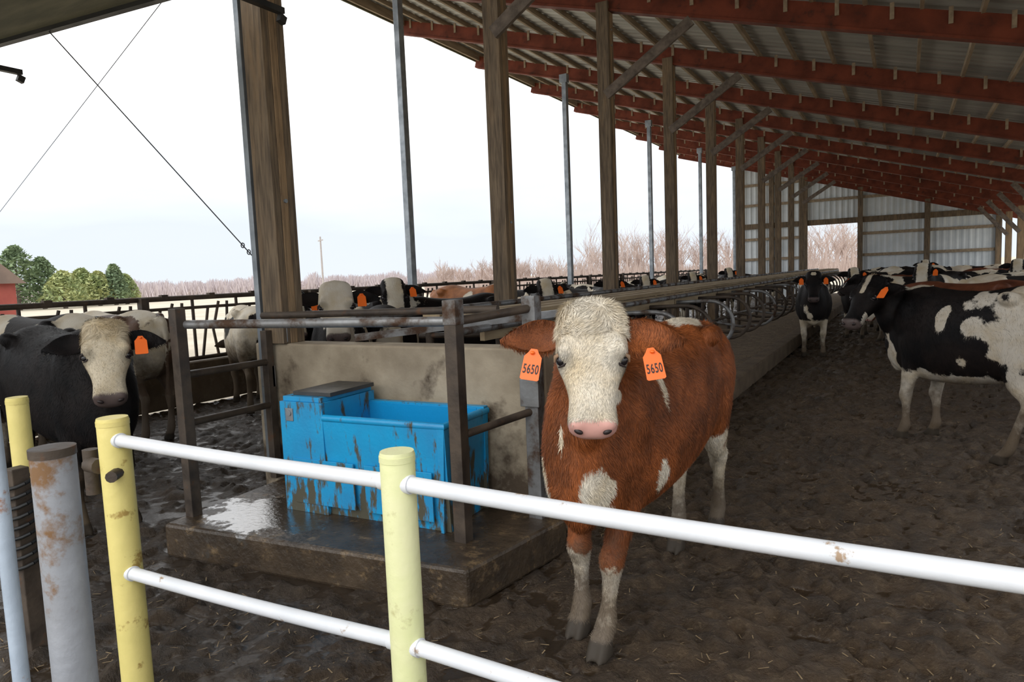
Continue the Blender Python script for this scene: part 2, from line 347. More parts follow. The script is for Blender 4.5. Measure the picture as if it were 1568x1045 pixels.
    b.obj('headlock_feed_fence',[RUST,RUST])
    b=B(); b.bb((X-.12,-1,0),(X+.1,36,.58)); b.obj('feed_curb',[CURB],bevel=.02)
# ------------------------------------------------------------ ground
def vn(x,y,sc,seed):
    r=np.random.RandomState(seed); T=r.rand(256,256)
    u=x/sc;v=y/sc;i=np.floor(u).astype(int);j=np.floor(v).astype(int);fx=u-i;fy=v-j
    fx=fx*fx*(3-2*fx);fy=fy*fy*(3-2*fy)
    g=lambda a,b_:T[a%256,b_%256]
    return (g(i,j)*(1-fx)+g(i+1,j)*fx)*(1-fy)+(g(i,j+1)*(1-fx)+g(i+1,j+1)*fx)*fy-.5
def ground():
    xs=np.arange(-8.5,4.6,.022); ys=[-1.5]
    while ys[-1]<36.8: ys.append(ys[-1]+.022*max(1,ys[-1]/4.0))
    ys=np.array(ys); Xg,Yg=np.meshgrid(xs,ys)
    a=np.cos(.5);s_=np.sin(.5); U=Xg*a+Yg*s_;V=-Xg*s_+Yg*a
    wx=.07*vn(U,V,.2,8);wy=.07*vn(U,V,.2,9); U=U+wx;V=V+wy
    Z=.030*vn(U,V,.6,1)+.075*np.abs(vn(U,V,.15,2))+.090*np.abs(vn(V,U,.09,3))+.036*vn(U,V,.045,4)-.042
    lf=np.clip((-.7-Xg)/2.0,0,1); near=np.clip(1-np.hypot(Xg+2.6,Yg-2.2)/2.4,0,1)
    lvl=-.040+.022*lf+.006*near+.014*vn(Xg,Yg,.45,12)
    wetv=np.clip((lvl-Z)/.004,0,1); Z=np.maximum(Z,lvl)
    n,mn=len(ys),len(xs)
    co=np.stack([Xg,Yg,Z],-1).reshape(-1,3)
    idx=np.arange(n*mn).reshape(n,mn)
    f=np.stack([idx[:-1,:-1],idx[:-1,1:],idx[1:,1:],idx[1:,:-1]],-1).reshape(-1,4)
    me=bpy.data.meshes.new('floor'); me.vertices.add(len(co)); me.vertices.foreach_set('co',co.ravel())
    me.loops.add(f.size); me.loops.foreach_set('vertex_index',f.ravel()); me.polygons.add(len(f)); me.polygons.foreach_set('loop_start',np.arange(0,f.size,4)); 
    me.update(calc_edges=True); me.polygons.foreach_set('use_smooth',[True]*len(f))
    wa=me.attributes.new('wet','FLOAT','POINT'); wa.data.foreach_set('value',wetv.ravel())
    m,nt,b=newmat('churned_wet_mud')
    n1=noisen(nt,1.1,5); n2=noisen(nt,16,8,rough=.7); n3=noisen(nt,4,4); n4=noisen(nt,55,6,rough=.75)
    c=mixc(nt,maprange(nt,n1,.35,.65),(.105,.068,.038),(.062,.041,.025))
    c=mixc(nt,maprange(nt,n2,.5,.72),c,(.19,.132,.078))
    c=mixc(nt,maprange(nt,n3,.5,.75),c,(.036,.025,.017))
    c=mixc(nt,maprange(nt,n4,.57,.72),c,(.27,.20,.125))
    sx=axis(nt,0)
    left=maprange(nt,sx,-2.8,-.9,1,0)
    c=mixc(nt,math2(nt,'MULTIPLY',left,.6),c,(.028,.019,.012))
    at=N(nt,'ShaderNodeAttribute'); at.attribute_name='wet'; pool=at.outputs['Fac']
    c=mixc(nt,math2(nt,'MULTIPLY',pool,.8),c,(.024,.016,.010))
    nt.links.new(c,b.inputs['Base Color'])
    damp=math2(nt,'MULTIPLY',maprange(nt,noisen(nt,2.2,5),.38,.58,0,1),maprange(nt,sx,-3.0,1.5,1,.6))
    rr=maprange(nt,damp,0,1,.55,.25)
    mm=N(nt,'ShaderNodeMix'); nt.links.new(pool,mm.inputs[0]); nt.links.new(rr,mm.inputs[2]); mm.inputs[3].default_value=.09
    nt.links.new(mm.outputs[0],b.inputs['Roughness'])
    nt.links.new(maprange(nt,pool,0,1,.5,.8),b.inputs['Specular IOR Level'])
    nb=math2(nt,'ADD',math2(nt,'MULTIPLY',noisen(nt,13,6,rough=.65),1.4),noisen(nt,38,7,rough=.7))
    n=N(nt,'ShaderNodeBump'); nt.links.new(maprange(nt,pool,0,1,1,.22),n.inputs['Strength']); n.inputs['Distance'].default_value=.030; nt.links.new(nb,n.inputs['Height']); nt.links.new(n.outputs[0],b.inputs['Normal'])
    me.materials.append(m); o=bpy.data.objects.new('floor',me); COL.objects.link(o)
    r=random.Random(5); b=B()
    for i in range(6500):
        y=1.0+13*r.random()**1.5; x=r.uniform(-4,3)
        if -3.95<x<-1.70 and y>2.3: continue
        L=r.uniform(.006,.026);a=r.uniform(0,3.14);w=r.uniform(.001,.003)
        ix=int(np.clip((x+8.5)/.022,0,mn-1)); iy=int(np.clip(np.searchsorted(ys,y),0,len(ys)-1)); z=Z[iy,ix]+.004
        dx,dy=math.cos(a)*L,math.sin(a)*L; px,py=-math.sin(a)*w,math.cos(a)*w; dz=r.uniform(-.004,.008)
        b.add([(x-dx-px,y-dy-py,z),(x+dx-px,y+dy-py,z+dz),(x+dx+px,y+dy+py,z+dz),(x-dx+px,y-dy+py,z)],[(0,1,2,3)],0)
    b.obj('straw_litter',[STRAWM],parent=o)
    b=B(); b.add([(-600,-300,-.09),(600,-300,-.09),(600,900,-.09),(-600,900,-.09)],[(0,1,2,3)]); b.obj('ground_field',[FIELD])
def landscape():
    r=random.Random(11)
    def branch(b,p,d,L,rr,dep,m):
        q=p+d*L; b.tube([p,q],[rr,rr*.6],3,m,cap=False)
        if dep==0: return
        for i in range(r.choice((3,4))):
            nd=(d+Vector((r.uniform(-.75,.75),r.uniform(-.75,.75),r.uniform(-.1,.6)))).normalized()
            branch(b,p.lerp(q,r.uniform(.35,1)),nd,L*r.uniform(.55,.8),rr*.55,dep-1,m)
    def place(px_ang,dist):
        a=rad(px_ang); return Vector((-math.sin(a)*dist,math.cos(a)*dist,-.08))
    b=B()
    for i in range(280):
        az=r.uniform(3,36); h=r.uniform(5.2,8.5)*(1.0 if az<24 else .62); d=r.uniform(78,112)
        if az<24 and r.random()<.3: h*=1.25
        p=place(az,d)
        branch(b,p,Vector((r.uniform(-.1,.1),r.uniform(-.1,.1),1)).normalized(),h*.38,.09,3,0)
    for i in range(12000):
        az=r.uniform(2,37); d=r.uniform(74,115); p=place(az,d); h=r.uniform(.8,2.6 if az<26 else 1.6)*(.7+.6*noise.noise(Vector((az*.7,d*.05,0)))+.3); q=p+Vector((r.uniform(-.6,.6),r.uniform(-.3,.3),h)); b.tube([p,q],[.04,.012],3,0,cap=False)
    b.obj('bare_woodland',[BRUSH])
    b=B()
    for i in range(22000):
        az=r.uniform(30,74); d=r.uniform(180,240); p=place(az,d); h=r.uniform(1,4.2)*(.9+.5*noise.noise(Vector((az*1.1,0,0)))); q=p+Vector((r.uniform(-1.3,1.3),r.uniform(-.3,.3),h)); b.tube([p,q],[.16,.04],3,0,cap=False)
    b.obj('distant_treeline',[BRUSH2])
    def ever(az,d,h,w,m):
        b=B(); p=place(az,d); b.tube([p,p+Vector((0,0,h*.9))],[.25,.05],6,1)
        for i in range(2200):
            t=r.random()**.7; z=h*(.06+.94*t); rr=w*(1-t)**.6*r.uniform(.3,1.25)+.1; a=r.uniform(0,6.28)
            c=p+Vector((math.cos(a)*rr,math.sin(a)*rr,z)); s_=r.uniform(.12,.34)
            u=Vector((r.uniform(-1,1),r.uniform(-1,1),r.uniform(-.6,.6))).normalized()*s_; v=u.orthogonal().normalized()*s_*.4
            b.add([c-u,c+v,c+u,c-v],[(0,1,2,3)],0)
        b.obj('evergreen_tree',[m,TRUNK])
    for az,d,h,w,m in((67.0,95,6.6,3.0,GREEN),(65.6,92,7.0,3.0,GREEN),(64.2,94,5.8,2.4,GREEN),(63.0,90,4.1,2.3,GREENY),(61.9,100,4.6,2.3,GREENY),(60.9,96,4.1,1.9,GREENY),(59.9,96,4.9,1.5,GREEN),(59.2,99,3.7,1.5,GREENY),(68.6,85,6.6,2.8,GREEN)): ever(az,d,h,w,m)
    b=B(); p=place(45.2,95); b.tube([p,p+Vector((0,0,7.8))],[.14,.10],8); b.beam(p+Vector((-1,.6,7.3)),p+Vector((1,-.6,7.3)),.12,.14)
    b.obj('utility_pole',[mat('weathered_pole',(.42,.38,.36),(.36,.33,.32),3)])
    b=B(); c=place(70.4,52)
    b.box((c.x,c.y,1.2),(7,5,2.4),0,rad(20)); 
    cr,sr=math.cos(rad(20)),math.sin(rad(20)); T=lambda x,y,z:(c.x+x*cr-y*sr,c.y+x*sr+y*cr,z)
    b.add([T(-3.9,-2.9,2.3),T(3.9,-2.9,2.3),T(3.9,2.9,2.3),T(-3.9,2.9,2.3),T(-3.9,0,4.4),T(3.9,0,4.4)],[(0,1,5,4),(2,3,4,5),(1,2,5),(3,0,4)],1)
    b.obj('farm_shed',[mat('shed_siding',(.32,.06,.04),(.26,.05,.04),1),mat('shed_roof',(.20,.14,.11),(.15,.11,.09),1)])
# ------------------------------------------------------------ cows
def ringloft(rings):
    n=len(rings[0]); vs=[v for r_ in rings for v in r_]; fs=[]
    for i in range(len(rings)-1):
        for j in range(n): fs.append((i*n+j,i*n+(j+1)%n,(i+1)*n+(j+1)%n,(i+1)*n+j))
    fs.append(tuple(range(n))[::-1]); fs.append(tuple((len(rings)-1)*n+j for j in range(n)))
    return vs,fs
def ell(c,r,n=12,k=8,M=None):
    c=Vector(c); rings=[]
    for i in range(1,k):
        t=math.pi*i/k
        rings.append([Vector((r[0]*math.sin(t)*math.cos(2*math.pi*j/n),r[1]*math.sin(t)*math.sin(2*math.pi*j/n),-r[2]*math.cos(t))) for j in range(n)])
    rings=[[ (M@v if M else v)+c for v in rg] for rg in rings]
    return ringloft(rings)
def spow(a,e): return math.copysign(abs(a)**e,a)
def interp_sections(S,k):
    out=[];n=len(S)
    for i in range(n-1):
        p0=S[max(i-1,0)];p1=S[i];p2=S[i+1];p3=S[min(i+2,n-1)]
        for j in range(k):
            t=j/k
            out.append([.5*((2*b)+(-a+c)*t+(2*a-5*b+4*c-d)*t*t+(-a+3*b-3*c+d)*t**3) for a,b,c,d in zip(p0,p1,p2,p3)])
    out.append(list(S[-1])); return out
TR=[(-.84,1.12,.95,.05),(-.80,1.20,.80,.14),(-.72,1.245,.70,.20),(-.58,1.275,.63,.245),(-.40,1.295,.60,.27),(-.15,1.255,.55,.295),(.10,1.25,.52,.30),(.33,1.27,.51,.275),(.50,1.295,.52,.235),(.63,1.25,.55,.20),(.74,1.15,.60,.15),(.80,1.02,.70,.08)]
HD=[(-.03,.075,.025,-.10),(-.012,.100,.050,-.13),(.03,.112,.062,-.15),(.09,.116,.066,-.165),(.17,.124,.066,-.175),(.235,.120,.058,-.165),(.30,.097,.048,-.14),(.37,.082,.040,-.115),(.43,.085,.036,-.105),(.475,.090,.030,-.10),(.51,.080,.012,-.085),(.53,.045,-.012,-.06)]
def in_head(h):
    if not(-.05<h.x<.56): return False
    if abs(h.y)>.150 or h.z>.2: return False
    return h.z>(-.20 if h.x<.30 else -.20+.075*min(1,(h.x-.30)/.08))
def make_cow(name,loc,heading,sc=(1,1,1),poll=(.95,0,1.45),hyaw=0,hpitch=60,hroll=0,feet=None,pat=None,base=(.006,.0055,.006),vox=.02,white=(.72,.66,.55),fur=0,tags=True,seed=0,ear_droop=.25,head_scale=1.0,dirt=(.10,.07,.045),dirt_h=.35,tagtext=None,ear_scale=1.0,wd_=1.10):
    sx,sy,sz=sc; V=[];F=[]
    def put(vf):
        o=len(V); V.extend([Vector(v) for v in vf[0]]); F.extend([tuple(i+o for i in f) for f in vf[1]])
    n=28; rings=[]
    for x,zt,zb,hw in interp_sections(TR,4):
        zc=zb+(zt-zb)*.47; r_=[]
        for j in range(n):
            a=2*math.pi*j/n; ca,sa=math.cos(a),math.sin(a)
            z=zc+(zt-zc)*spow(sa,.85) if sa>0 else zc+(zc-zb)*spow(sa,.9)
            yy=hw*spow(ca,.82)*(1-.10*max(0,sa))
            r_.append(Vector((x*sx,yy*sy,z*sz)))
        rings.append(r_)
    put(ringloft(rings))
    for s in(1,-1):
        put(ell((-.42*sx,.21*sy*s,1.21*sz),(.09,.055,.055)))
        put(ell((.47*sx,.165*sy*s,.98*sz),(.15,.085,.23)))
        put(ell((-.62*sx,.13*sy*s,.98*sz),(.19,.12,.25)))
        put(ell((-.76*sx,.085*sy*s,1.17*sz),(.06,.04,.05)))
    feet=feet or [(.50,.15),(.47,-.15),(-.62,.15),(-.56,-.15)]
    def leg(J,foot,nom):
        dx=foot[0]-nom[0]*sx; dy=foot[1]-nom[1]*sy
        J=interp_sections(J,3); k=len(J); P=[];RA=[]
        for x,y,z,ra,rb in J:
            w=clamp((.92-z)/.92)**.9
            P.append(Vector((x*sx+dx*w,y*sy+dy*w,z*sz))); RA.append((ra,rb))
        rs=[]
        for i,p in enumerate(P):
            t=(P[min(i+1,k-1)]-P[max(i-1,0)]).normalized(); fw=Vector((1,0,0)); fw=(fw-t*fw.dot(t)).normalized(); sd=t.cross(fw)
            rs.append([p+fw*RA[i][0]*math.cos(2*math.pi*j/14)+sd*RA[i][1]*math.sin(2*math.pi*j/14) for j in range(14)])
        put(ringloft(rs)); ft=P[-1]
        for s in(.024,-.024):
            b_=[]
            for z,a,c,ox in((.085,.034,.022,-.012),(.05,.05,.026,.0),(.02,.060,.027,.010),(.0,.066,.028,.016)):
                b_.append([Vector((ft.x+ox+a*math.cos(2*math.pi*j/12),ft.y+s+c*math.sin(2*math.pi*j/12),z)) for j in range(12)])
            put(ringloft(b_))
    for i,s in((0,1),(1,-1)):
        leg([(.46,.155*s,1.0,.15,.07),(.44,.165*s,.84,.13,.085),(.42,.165*s,.70,.098,.078),(.45,.16*s,.55,.068,.060),(.475,.155*s,.43,.054,.052),(.488,.15*s,.375,.055,.056),(.478,.15*s,.31,.038,.040),(.478,.15*s,.20,.031,.033),(.48,.15*s,.125,.044,.046),(.505,.15*s,.07,.040,.043),(.515,.15*s,.03,.045,.042)],feet[i],(.515,.15*s))
    for i,s in((2,1),(3,-1)):
        leg([(-.58,.13*s,1.02,.22,.10),(-.56,.155*s,.86,.19,.10),(-.54,.165*s,.72,.145,.085),(-.58,.16*s,.60,.095,.062),(-.655,.15*s,.51,.060,.042),(-.69,.148*s,.455,.058,.044),(-.675,.147*s,.40,.042,.038),(-.655,.147*s,.28,.033,.034),(-.645,.147*s,.135,.044,.045),(-.61,.147*s,.07,.040,.043),(-.60,.147*s,.03,.045,.043)],feet[i],(-.60,.147*s))
    tl=[Vector((-.80*sx,0,1.22*sz)),Vector((-.87*sx,0,1.17*sz)),Vector((-.90*sx,.01,1.0*sz)),Vector((-.89*sx,.015,.75*sz)),Vector((-.88*sx,.02,.58*sz)),Vector((-.88*sx,.02,.50*sz)),Vector((-.88*sx,.02,.36*sz))]
    bb=B(); bb.tube(tl,[.045,.04,.026,.022,.026,.042,.02],10); put(([Vector(v) for v in bb.v],bb.f))
    Mh=Matrix.Rotation(rad(hyaw),3,'Z')@Matrix.Rotation(rad(hpitch),3,'Y')@Matrix.Rotation(rad(hroll),3,'X')
    P=Vector(poll); hs=head_scale
    def hw(x,y,z):
        k=1+(wd_-1)*clamp(1.15-x*1.1)      # widen skull more than muzzle
        return P+Mh@(Vector((x,y*k,z))*hs)
    ne=hw(.09,0,-.11); a=Vector((.42*sx,0,1.0*sz)); a2=Vector((.62*sx,poll[1]*.12,1.04*sz))
    fwdh=Vector((math.cos(rad(hyaw)),math.sin(rad(hyaw)),0))
    c=[a,a2,a2.lerp(ne,.5)+Vector((0,0,.02)),ne-fwdh*.03,ne+fwdh*.0]
    RR=[(.19,.30),(.155,.25),(.118,.19),(.09,.13),(.065,.085)]
    S=interp_sections([tuple(p)+q for p,q in zip(c,RR)],5); rs=[]
    for i,q in enumerate(S):
        p=Vector(q[:3]); t=(Vector(S[min(i+1,len(S)-1)][:3])-Vector(S[max(i-1,0)][:3])).normalized(); up=Vector((0,0,1)); sd=t.cross(up)
        if sd.length<.05: sd=Vector((0,1,0))
        sd.normalize(); u2=sd.cross(t)
        rs.append([p+sd*q[3]*sy*math.cos(2*math.pi*j/18)+u2*q[4]*math.sin(2*math.pi*j/18) for j in range(18)])
    put(ringloft(rs))
    put(ell((.68*sx,poll[1]*.1,.72*sz),(.11,.085,.19)))
    rs=[]
    for x,w,zt,zb in interp_sections(HD,4):
        zc=zt-(zt-zb)*.42; r_=[]
        for j in range(24):
            a_=2*math.pi*j/24; ca,sa=math.cos(a_),math.sin(a_)
            yy=w*spow(ca,.85)*(1 if sa>0 else 1-.28*abs(sa)); z=zc+((zt-zc) if sa>0 else (zc-zb))*spow(sa,.85)
            r_.append(hw(x,yy,z))
        rs.append(r_)
    put(ringloft(rs))
    for s in(1,-1):
        put(ell(hw(.185,.090*s,.042),tuple(hs*k for k in(.045,.032,.028)),M=Mh))
        put(ell(hw(.13,.075*s,-.11),tuple(hs*k for k in(.09,.042,.065)),M=Mh))
        put(ell(hw(.475,.052*s,.012),tuple(hs*k for k in(.035,.038,.028)),M=Mh))
    put(ell(hw(.45,0,-.085),tuple(hs*k for k in(.055,.055,.03)),M=Mh))
    put(ell(hw(.02,0,.03),tuple(hs*k for k in(.045,.085*wd_,.045)),M=Mh))
    me=bpy.data.meshes.new('tmp'); me.from_pydata([tuple(v) for v in V],[],F); me.update()
    o=bpy.data.objects.new('tmp',me); COL.objects.link(o)
    rm=o.modifiers.new('r','REMESH'); rm.mode='VOXEL'; rm.voxel_size=vox; rm.use_smooth_shade=True
    sm=o.modifiers.new('s','SMOOTH'); sm.factor=.5; sm.iterations=5 if vox>.014 else 9
    dg=bpy.context.evaluated_depsgraph_get(); me2=bpy.data.meshes.new_from_object(o.evaluated_get(dg)); bpy.data.objects.remove(o)
    EV=[];EF=[]
    for s in(1,-1):
        eb0=Vector((.095,.098*s,-.035)); d=Vector((ear_droop,s,-.05)).normalized(); wd=Vector((0,0,1)).cross(d).normalized()*s
        rr=[]
        for i in range(13):
            t=i/12; L=.205*ear_scale; w=(.064*math.sin(math.pi*(.12+.86*t)**.8)+.004)*ear_scale; cup=.030*math.sin(math.pi*min(1,t*1.1+.1))
            ring=[]
            for j in range(14):
                a_=2*math.pi*j/14; q=math.cos(a_); th=.006+.004*(1-t)
                p=eb0+d*L*t+wd*w*q+Vector((0,0,1))*(th*math.sin(a_)-cup*(1-q*q)+.008+.03*t)
                ring.append(hw(*p))
            rr.append(ring)
        vf=ringloft(rr); o_=len(EV); EV+=vf[0]; EF+=[tuple(i+o_ for i in f) for f in vf[1]]
    nv=len(me2.vertices); co=np.empty(nv*3); me2.vertices.foreach_get('co',co); co=co.reshape(-1,3)
    nf=[tuple(p.vertices) for p in me2.polygons]
    allv=[tuple(v) for v in co]+[tuple(v) for v in EV]; allf=nf+[tuple(i+nv for i in f) for f in EF]
    me=bpy.data.meshes.new(name); me.from_pydata(allv,[],allf); me.update(); me.polygons.foreach_set('use_smooth',[True]*len(allf))
    Mi=Mh.inverted(); A=np.zeros((len(allv),4)); off=Vector((seed*3.7,seed*1.3,seed*2.1)); IH=np.zeros(len(allv),bool)
    for i,v in enumerate(allv):
        p=Vector(v); h=(Mi@(p-P))/hs; h.y/=wd_
        ear=i>=nv
        inhead=ear or in_head(h); IH[i]=inhead
        q=Vector((p.x/sx,p.y/sy,p.z/sz))
        w=pat(q,h if inhead else None,ear,off)
        al=.5
        if inhead and not ear:
            nose=sstep(.458,.475,h.x-.10*max(0,-h.z-.03)-.15*max(0,abs(h.y)-.05))
            de=math.hypot(h.x-.228,(abs(h.y)-.098)*.9)
            al=.5-.42*sstep(.055,.025,de)-.22*sstep(.36,.46,h.x)   # darker hair round eyes and muzzle
        else: nose=0
        A[i]=(w,nose,sstep(.085,.065,p.z),al)
    at=me.attributes.new('coat','FLOAT_COLOR','POINT'); at.data.foreach_set('color',A.ravel())
    m,nt,b=newmat(name+'_coat'); an=N(nt,'ShaderNodeAttribute'); an.attribute_name='coat'
    sp=N(nt,'ShaderNodeSeparateColor'); nt.links.new(an.outputs['Color'],sp.inputs[0])
    nz=noisen(nt,28,4,rough=.7); ad=N(nt,'ShaderNodeMath',operation='MULTIPLY_ADD'); nt.links.new(nz,ad.inputs[0]); ad.inputs[1].default_value=.30; nt.links.new(sp.outputs[0],ad.inputs[2])
    wf=maprange(nt,ad.outputs[0],.62,.68)
    n2=noisen(nt,6,4); brown=base[0]>.05
    dk=tuple(x*.45 for x in base); bc=mixc(nt,maprange(nt,n2,.35,.65),tuple(base),dk if brown else (base[0]*2.4,base[1]*1.9,base[2]*1.6))
    wc=mixc(nt,maprange(nt,n2,.4,.7),white,tuple(x*y for x,y in zip(white,(.84,.76,.62))))
    cc=mixc(nt,wf,bc,wc)
    hv=maprange(nt,an.outputs['Alpha'],0,1,.55,1.35); mu=N(nt,'ShaderNodeMix',data_type='RGBA',blend_type='MULTIPLY'); mu.inputs[0].default_value=1; nt.links.new(cc,mu.inputs[6])
    cb=N(nt,'ShaderNodeCombineColor'); [nt.links.new(hv,cb.inputs[i]) for i in range(3)]; nt.links.new(cb.outputs[0],mu.inputs[7]); cc=mu.outputs[2]
    tc=N(nt,'ShaderNodeTexCoord'); s3=N(nt,'ShaderNodeSeparateXYZ'); nt.links.new(tc.outputs['Object'],s3.inputs[0])
    n3=noisen(nt,9,6,rough=.7); zz=N(nt,'ShaderNodeMath',operation='MULTIPLY_ADD'); nt.links.new(n3,zz.inputs[0]); zz.inputs[1].default_value=-.7; nt.links.new(s3.outputs[2],zz.inputs[2])
    df=maprange(nt,zz.outputs[0],dirt_h-.35-.12,dirt_h-.35+.22,.92,0)
    cc=mixc(nt,df,cc,dirt)
    cc=mixc(nt,sp.outputs[1],cc,(.66,.36,.31) if brown else (.10,.075,.07))
    cc=mixc(nt,sp.outputs[2],cc,(.05,.04,.03))
    nt.links.new(cc,b.inputs['Base Color']); rf=maprange(nt,sp.outputs[1],0,1,.62,.32); nt.links.new(rf,b.inputs['Roughness'])
    b.inputs['Specular IOR Level'].default_value=.3 if brown else .14
    if not fur: bump(nt,b,noisen(nt,60,5,(1,1,.4)),.5,.01)
    me.materials.append(m)
    ob=bpy.data.objects.new(name,me); COL.objects.link(ob)
    ob.location=loc; ob.rotation_euler.z=rad(heading)
    b=B()
    for s in(1,-1):
        b.add(*ell(hw(.222,.103*s,.016),tuple(hs*k for k in(.024,.021,.021)),14,10,M=Mh),m=0,sm=True)
        b.add(*ell(hw(.507,.050*s,.012),tuple(hs*k for k in(.011,.019,.013)),12,8,M=Mh@Matrix.Rotation(rad(25*s),3,'Z')),m=1,sm=True)
        b.tube([hw(.200,.080*s,.040),hw(.200,.103*s,.036),hw(.208,.121*s,.018),hw(.225,.126*s,-.002)],[.004*hs,.009*hs,.010*hs,.004*hs],8,2)
        b.tube([hw(.225,.078*s,.036),hw(.245,.095*s,.030),hw(.250,.113*s,.012)],[.003,.005,.003],8,1)
    b.tube([hw(.47,.078,-.055),hw(.50,.06,-.062),hw(.518,.0,-.066),hw(.50,-.06,-.062),hw(.47,-.078,-.055)],.0035,6,1)
    eb=b.obj('face_features',[EYE,NOSTRIL,LID if brown else NOSTRIL],parent=ob)
    if tags:
        b=B()
        for s in(1,-1):
            if tags==1 and s==-1: continue
            c0=Vector((.225,.200*s,.034)) if tagtext else Vector((.155,.17*s,.032))
            k_=1.05 if tagtext else 1.0
            pts=[(-.045,.012),(-.03,.02),(-.012,.034),(.075,.036),(.08,.03),(.08,-.03),(.075,-.036),(-.012,-.034),(-.03,-.02),(-.045,-.012)]; pts=[(a_*k_,b_*k_) for a_,b_ in pts]
            tilt=.16*s if tagtext else 0
            pts=[(a_*math.cos(tilt)-b_*math.sin(tilt),a_*math.sin(tilt)+b_*math.cos(tilt)) for a_,b_ in pts]
            C0=hw(*c0); tw=lambda x,y,z: C0+Mh@(Vector((x-c0.x,y-c0.y,z-c0.z))*hs)
            vs=[tw(c0.x+a_,c0.y+b_,c0.z+.003+.05*a_) for a_,b_ in pts]+[tw(c0.x+a_,c0.y+b_,c0.z+.05*a_) for a_,b_ in pts]; k=len(pts)
            b.add(vs,[tuple(range(k)),tuple(range(k,2*k))[::-1]]+[(i,(i+1)%k,k+(i+1)%k,k+i) for i in range(k)],0)
            b.add(*ell(tw(c0.x-.030,c0.y,c0.z+.006),(.009,.009,.006)),m=0)
            if tagtext:
                cu=bpy.data.curves.new('t','FONT'); cu.body=tagtext; cu.size=.040; cu.space_character=1.12; cu.align_x='CENTER'; cu.align_y='CENTER'; cu.extrude=.0006; cu.offset=.0006
                to=bpy.data.objects.new('t',cu); COL.objects.link(to); dg=bpy.context.evaluated_depsgraph_get(); tme=bpy.data.meshes.new_from_object(to.evaluated_get(dg)); bpy.data.objects.remove(to)
                tme.materials.clear(); tme.materials.append(NOSTRIL)
                xs_=[v.co.x for v in tme.vertices]; wtot=max(xs_)-min(xs_); fx=.062/wtot; mx=(max(xs_)+min(xs_))/2
                T=Matrix(((0,-1,0),(1,0,0),(0,0,1)))
                for v in tme.vertices:
                    q=T@Vector(((v.co.x-mx)*fx,v.co.y*1.35,v.co.z)); a_=.040+q.x; b_=q.y
                    a2_,b2_=a_*math.cos(tilt)-b_*math.sin(tilt),a_*math.sin(tilt)+b_*math.cos(tilt)
                    v.co=tw(c0.x+a2_,c0.y+b2_,c0.z+.0040+.05*a2_+q.z)
                t2=bpy.data.objects.new('tag_number',tme); COL.objects.link(t2); t2.parent=ob
        b.obj('ear_tags',[TAG],parent=ob)
    if fur: add_fur(ob,me,A,IH,nv,fur,P,Mh,hs,seed,m)
    return ob
